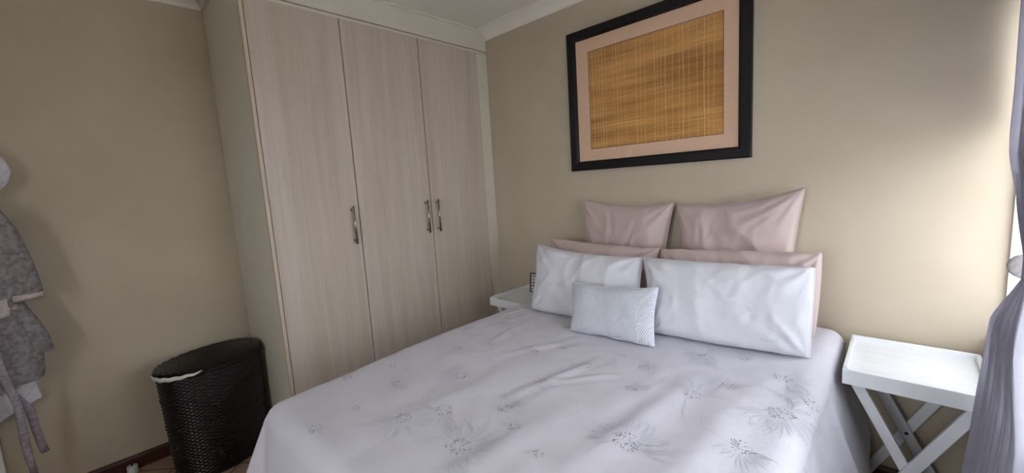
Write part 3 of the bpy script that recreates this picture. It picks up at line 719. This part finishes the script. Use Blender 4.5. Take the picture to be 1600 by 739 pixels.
# its sleeve with the pale cuff, shoulder cape and belt
bm = bmesh.new(); tube(bm, [(-.46, -2.58, 1.47), (-.455, -2.545, 1.36), (-.45, -2.525, 1.22), (-.45, -2.515, 1.12), (-.45, -2.51, 1.05)], [.035, .045, .05, .052, .048], 18, flat=.7, flatdir=(1, 0, 0)); obj('sleeve', bm, m_robe, gr, True)
bm = bmesh.new(); tube(bm, [(-.45, -2.512, 1.078), (-.45, -2.512, 1.066), (-.45, -2.511, 1.054)], [.052, .054, .050], 18, flat=.7, flatdir=(1, 0, 0)); obj('cuff', bm, m_cuff, gr, True)['label'] = 'pale cuff edge'
bm = bmesh.new(); tube(bm, [(-.47, -2.555, 1.03), (-.465, -2.53, .95), (-.46, -2.51, .87), (-.455, -2.50, .80)], [.03, .035, .038, .036], 18, flat=.7, flatdir=(1, 0, 0)); obj('sleeve', bm, m_robe, gr, True)
bm = bmesh.new()
def belt_fn(a, b): th = a*2*PI; return Vector((-.475+.082*math.sin(th), -2.675+.135*math.cos(th), 1.065-.075*b+.006*math.sin(th*3)))
grid(bm, 60, 6, belt_fn, closeu=True); o = obj('waist_belt', bm, m_cuff, gr, True); o['label'] = 'pale pinkish belt'; o.modifiers.new('t', 'SOLIDIFY').thickness = .008
for pts in ([(-.39, -2.64, 1.02), (-.385, -2.63, .9), (-.39, -2.62, .75), (-.40, -2.60, .60), (-.42, -2.605, .45), (-.44, -2.605, .33), (-.45, -2.60, .25)],
            [(-.41, -2.60, .64), (-.44, -2.575, .56), (-.46, -2.572, .47), (-.47, -2.567, .38), (-.475, -2.558, .33)]):
    bm = bmesh.new(); tube(bm, pts, [.012, .015, .014, .013, .014, .013, .011][:len(pts)], 12, flat=.45, flatdir=(1, 0, 0)); obj('belt_end', bm, m_belt, gr, True)
hk = thing('coat_hook', 'chrome double wall hook holding the bathrobes, mostly hidden behind them', 'hook', (XL, -2.66, 1.70))
bm = bmesh.new(); box(bm, (XL, -2.675, 1.66), (XL+.006, -2.645, 1.76), .002); obj('hook_plate', bm, m_steel, hk)
for z, l in ((1.70, .075), (1.58, .10)):
    bm = bmesh.new(); tube(bm, [(XL+.004, -2.66, z+.0 if z > 1.6 else 1.665), (XL+l*.6, -2.66, z-.02), (XL+l, -2.66, z-.01), (XL+l+.01, -2.66, z+.02)], .006, 10); obj('hook', bm, m_steel, hk, True)

# ------------------------------------------------------------------ curtain, tied back
def curtain(name, label, ylo, yhi, knot_y, flip=1):
    """ylo(z), yhi(z): tables of the side nearer the corner and the far side"""
    bm = bmesh.new(); n = 150; m = 110
    zt, zb = 2.43, .03
    def fn(a, b):
        z = zt+(zb-zt)*b; y0 = interp(ylo, -z); y1 = interp(yhi, -z); wdt = abs(y1-y0)
        pinch = math.exp(-((z-1.09)/.13)**2)
        xc = interp([(-2.43, 2.62), (-1.3, 2.62), (-1.1, 2.62), (-.95, 2.593), (-.75, 2.580), (-.45, 2.558), (-.03, 2.55)], -z)
        ampl = .021*(1-.45*pinch)*(1-.4*sstep(1.0, .8, z))*(.8+.2*math.sin(z*3))
        ph = a*2*PI*9
        f = -math.cos(ph+.9*a*math.sin(z*2+a*5))*ampl+.008*nz(a*9, z*3, 2)
        if a < .12:      # unseen edge stretched to the corner above the tie, added to shade the wall
            k = 1-a/.12; yc = y0+(-.04-y0)*sstep(1.32, 1.55, z)
            return Vector((min(XR-.012, xc+f+(2.652-xc)*k*sstep(1.32, 1.55, z)+.008*math.sin(k*9)*sstep(1.32, 1.55, z)), y0+(yc-y0)*k+(y1-y0)*a*(1-k), z))
        return Vector((min(XR-.012, xc+f), y0+(y1-y0)*a+.012*math.sin(ph)*(1-pinch), z))
    grid(bm, n, m, fn)
    o = obj(name, bm, m_curt, None, True, Vector((2.6, knot_y, 0))); o.modifiers.new('t', 'SOLIDIFY').thickness = .0025
    tag(o, label, 'curtain'); return o
cur = curtain('curtain', 'pale lavender-grey curtain tied back beside the window at far right',
        [(-2.43, -.20), (-1.9, -.26), (-1.68, -.39), (-1.43, -.38), (-1.30, -.50), (-1.17, -.68), (-1.10, -.66), (-1.04, -.58), (-.95, -.50), (-.80, -.49), (-.6, -.50), (-.03, -.50)],
        [(-2.43, -1.05), (-1.9, -1.0), (-1.5, -.92), (-1.2, -.76), (-1.09, -.72), (-1.0, -.80), (-.8, -1.02), (-.03, -1.25)], -.66)
# sheer net added in the window opening to tame its light, bright at the corner
x_ = N('sheer_white_net'); tl = x_.n('ShaderNodeBsdfTranslucent'); tl.inputs[0].default_value = col((240, 240, 242)); df = x_.n('ShaderNodeBsdfDiffuse'); df.inputs[0].default_value = col((240, 240, 242)); tp = x_.n('ShaderNodeBsdfTransparent')
ma = x_.n('ShaderNodeMixShader'); ma.inputs[0].default_value = .4; x_.l(tl.outputs[0], ma.inputs[1]); x_.l(df.outputs[0], ma.inputs[2])
mb = x_.n('ShaderNodeMixShader'); mb.inputs[0].default_value = .16; x_.l(ma.outputs[0], mb.inputs[1]); x_.l(tp.outputs[0], mb.inputs[2]); x_.l(mb.outputs[0], x_.t.nodes['Material Output'].inputs[0])
bm = bmesh.new(); grid(bm, 400, 12, lambda a, b: Vector((2.705+.009*math.sin(a*2*PI*34+.5*math.sin(b*3)), -.020-1.660*a, 1.985-1.215*b)))
net = obj('added_net_curtain', bm, x_.m, None, True, Vector((2.705, -.85, 1.985))); tag(net, 'sheer white net added to soften the light inside the bright window opening at far right', 'net curtain')
bm = bmesh.new(); tube(bm, [(2.705, -.018, 1.99), (2.705, -1.688, 1.99)], .006, 10); o = obj('net_rail', bm, m_alu, net, True); net['label'] = 'sheer white net added to soften the light of the bright window behind the grey curtain'

hb2 = thing('curtain_holdback', 'round grey holdback disc gripping the curtain at far right', 'holdback', (XR, -.62, 1.09))
bm = bmesh.new(); tube(bm, [(XR-.001, -.52, 1.115), (2.64, -.52, 1.115), (2.63, -.535, 1.115), (2.629, -.55, 1.115)], .006, 12); obj('stem', bm, m_steel, hb2, True)
bm = bmesh.new(); dv = Vector((-.35, -.93, .1)).normalized(); c0 = Vector((2.628, -.552, 1.115))
tube(bm, [c0, c0+dv*.003, c0+dv*.009, c0+dv*.012], [.030, .034, .033, .024], 36); obj('disc', bm, noisy('holdback_grey', (160, 154, 156), (184, 178, 178), (120, 120, 120), .5, .2, .001, 4, .5), hb2, True)
rod = thing('curtain_rod', 'curtain rod above the window carrying the tied-back curtain', 'curtain rod', (2.6, -1.3, 2.45))
bm = bmesh.new(); tube(bm, [(2.59, -.12, 2.45), (2.59, -2.7, 2.45)], .012, 16); obj('pole', bm, m_steel, rod, True)
for y in (-.12, -2.7):
    bm = bmesh.new(); bmesh.ops.create_uvsphere(bm, u_segments=20, v_segments=12, radius=.024); bmesh.ops.translate(bm, verts=bm.verts, vec=(2.59, y, 2.45)); obj('finial', bm, m_steel, rod, True)
for y in (-.17, -1.4, -2.6):
    bm = bmesh.new(); tube(bm, [(XR-.001, y, 2.45), (2.59, y, 2.45)], .007, 10); obj('bracket', bm, m_steel, rod, True)
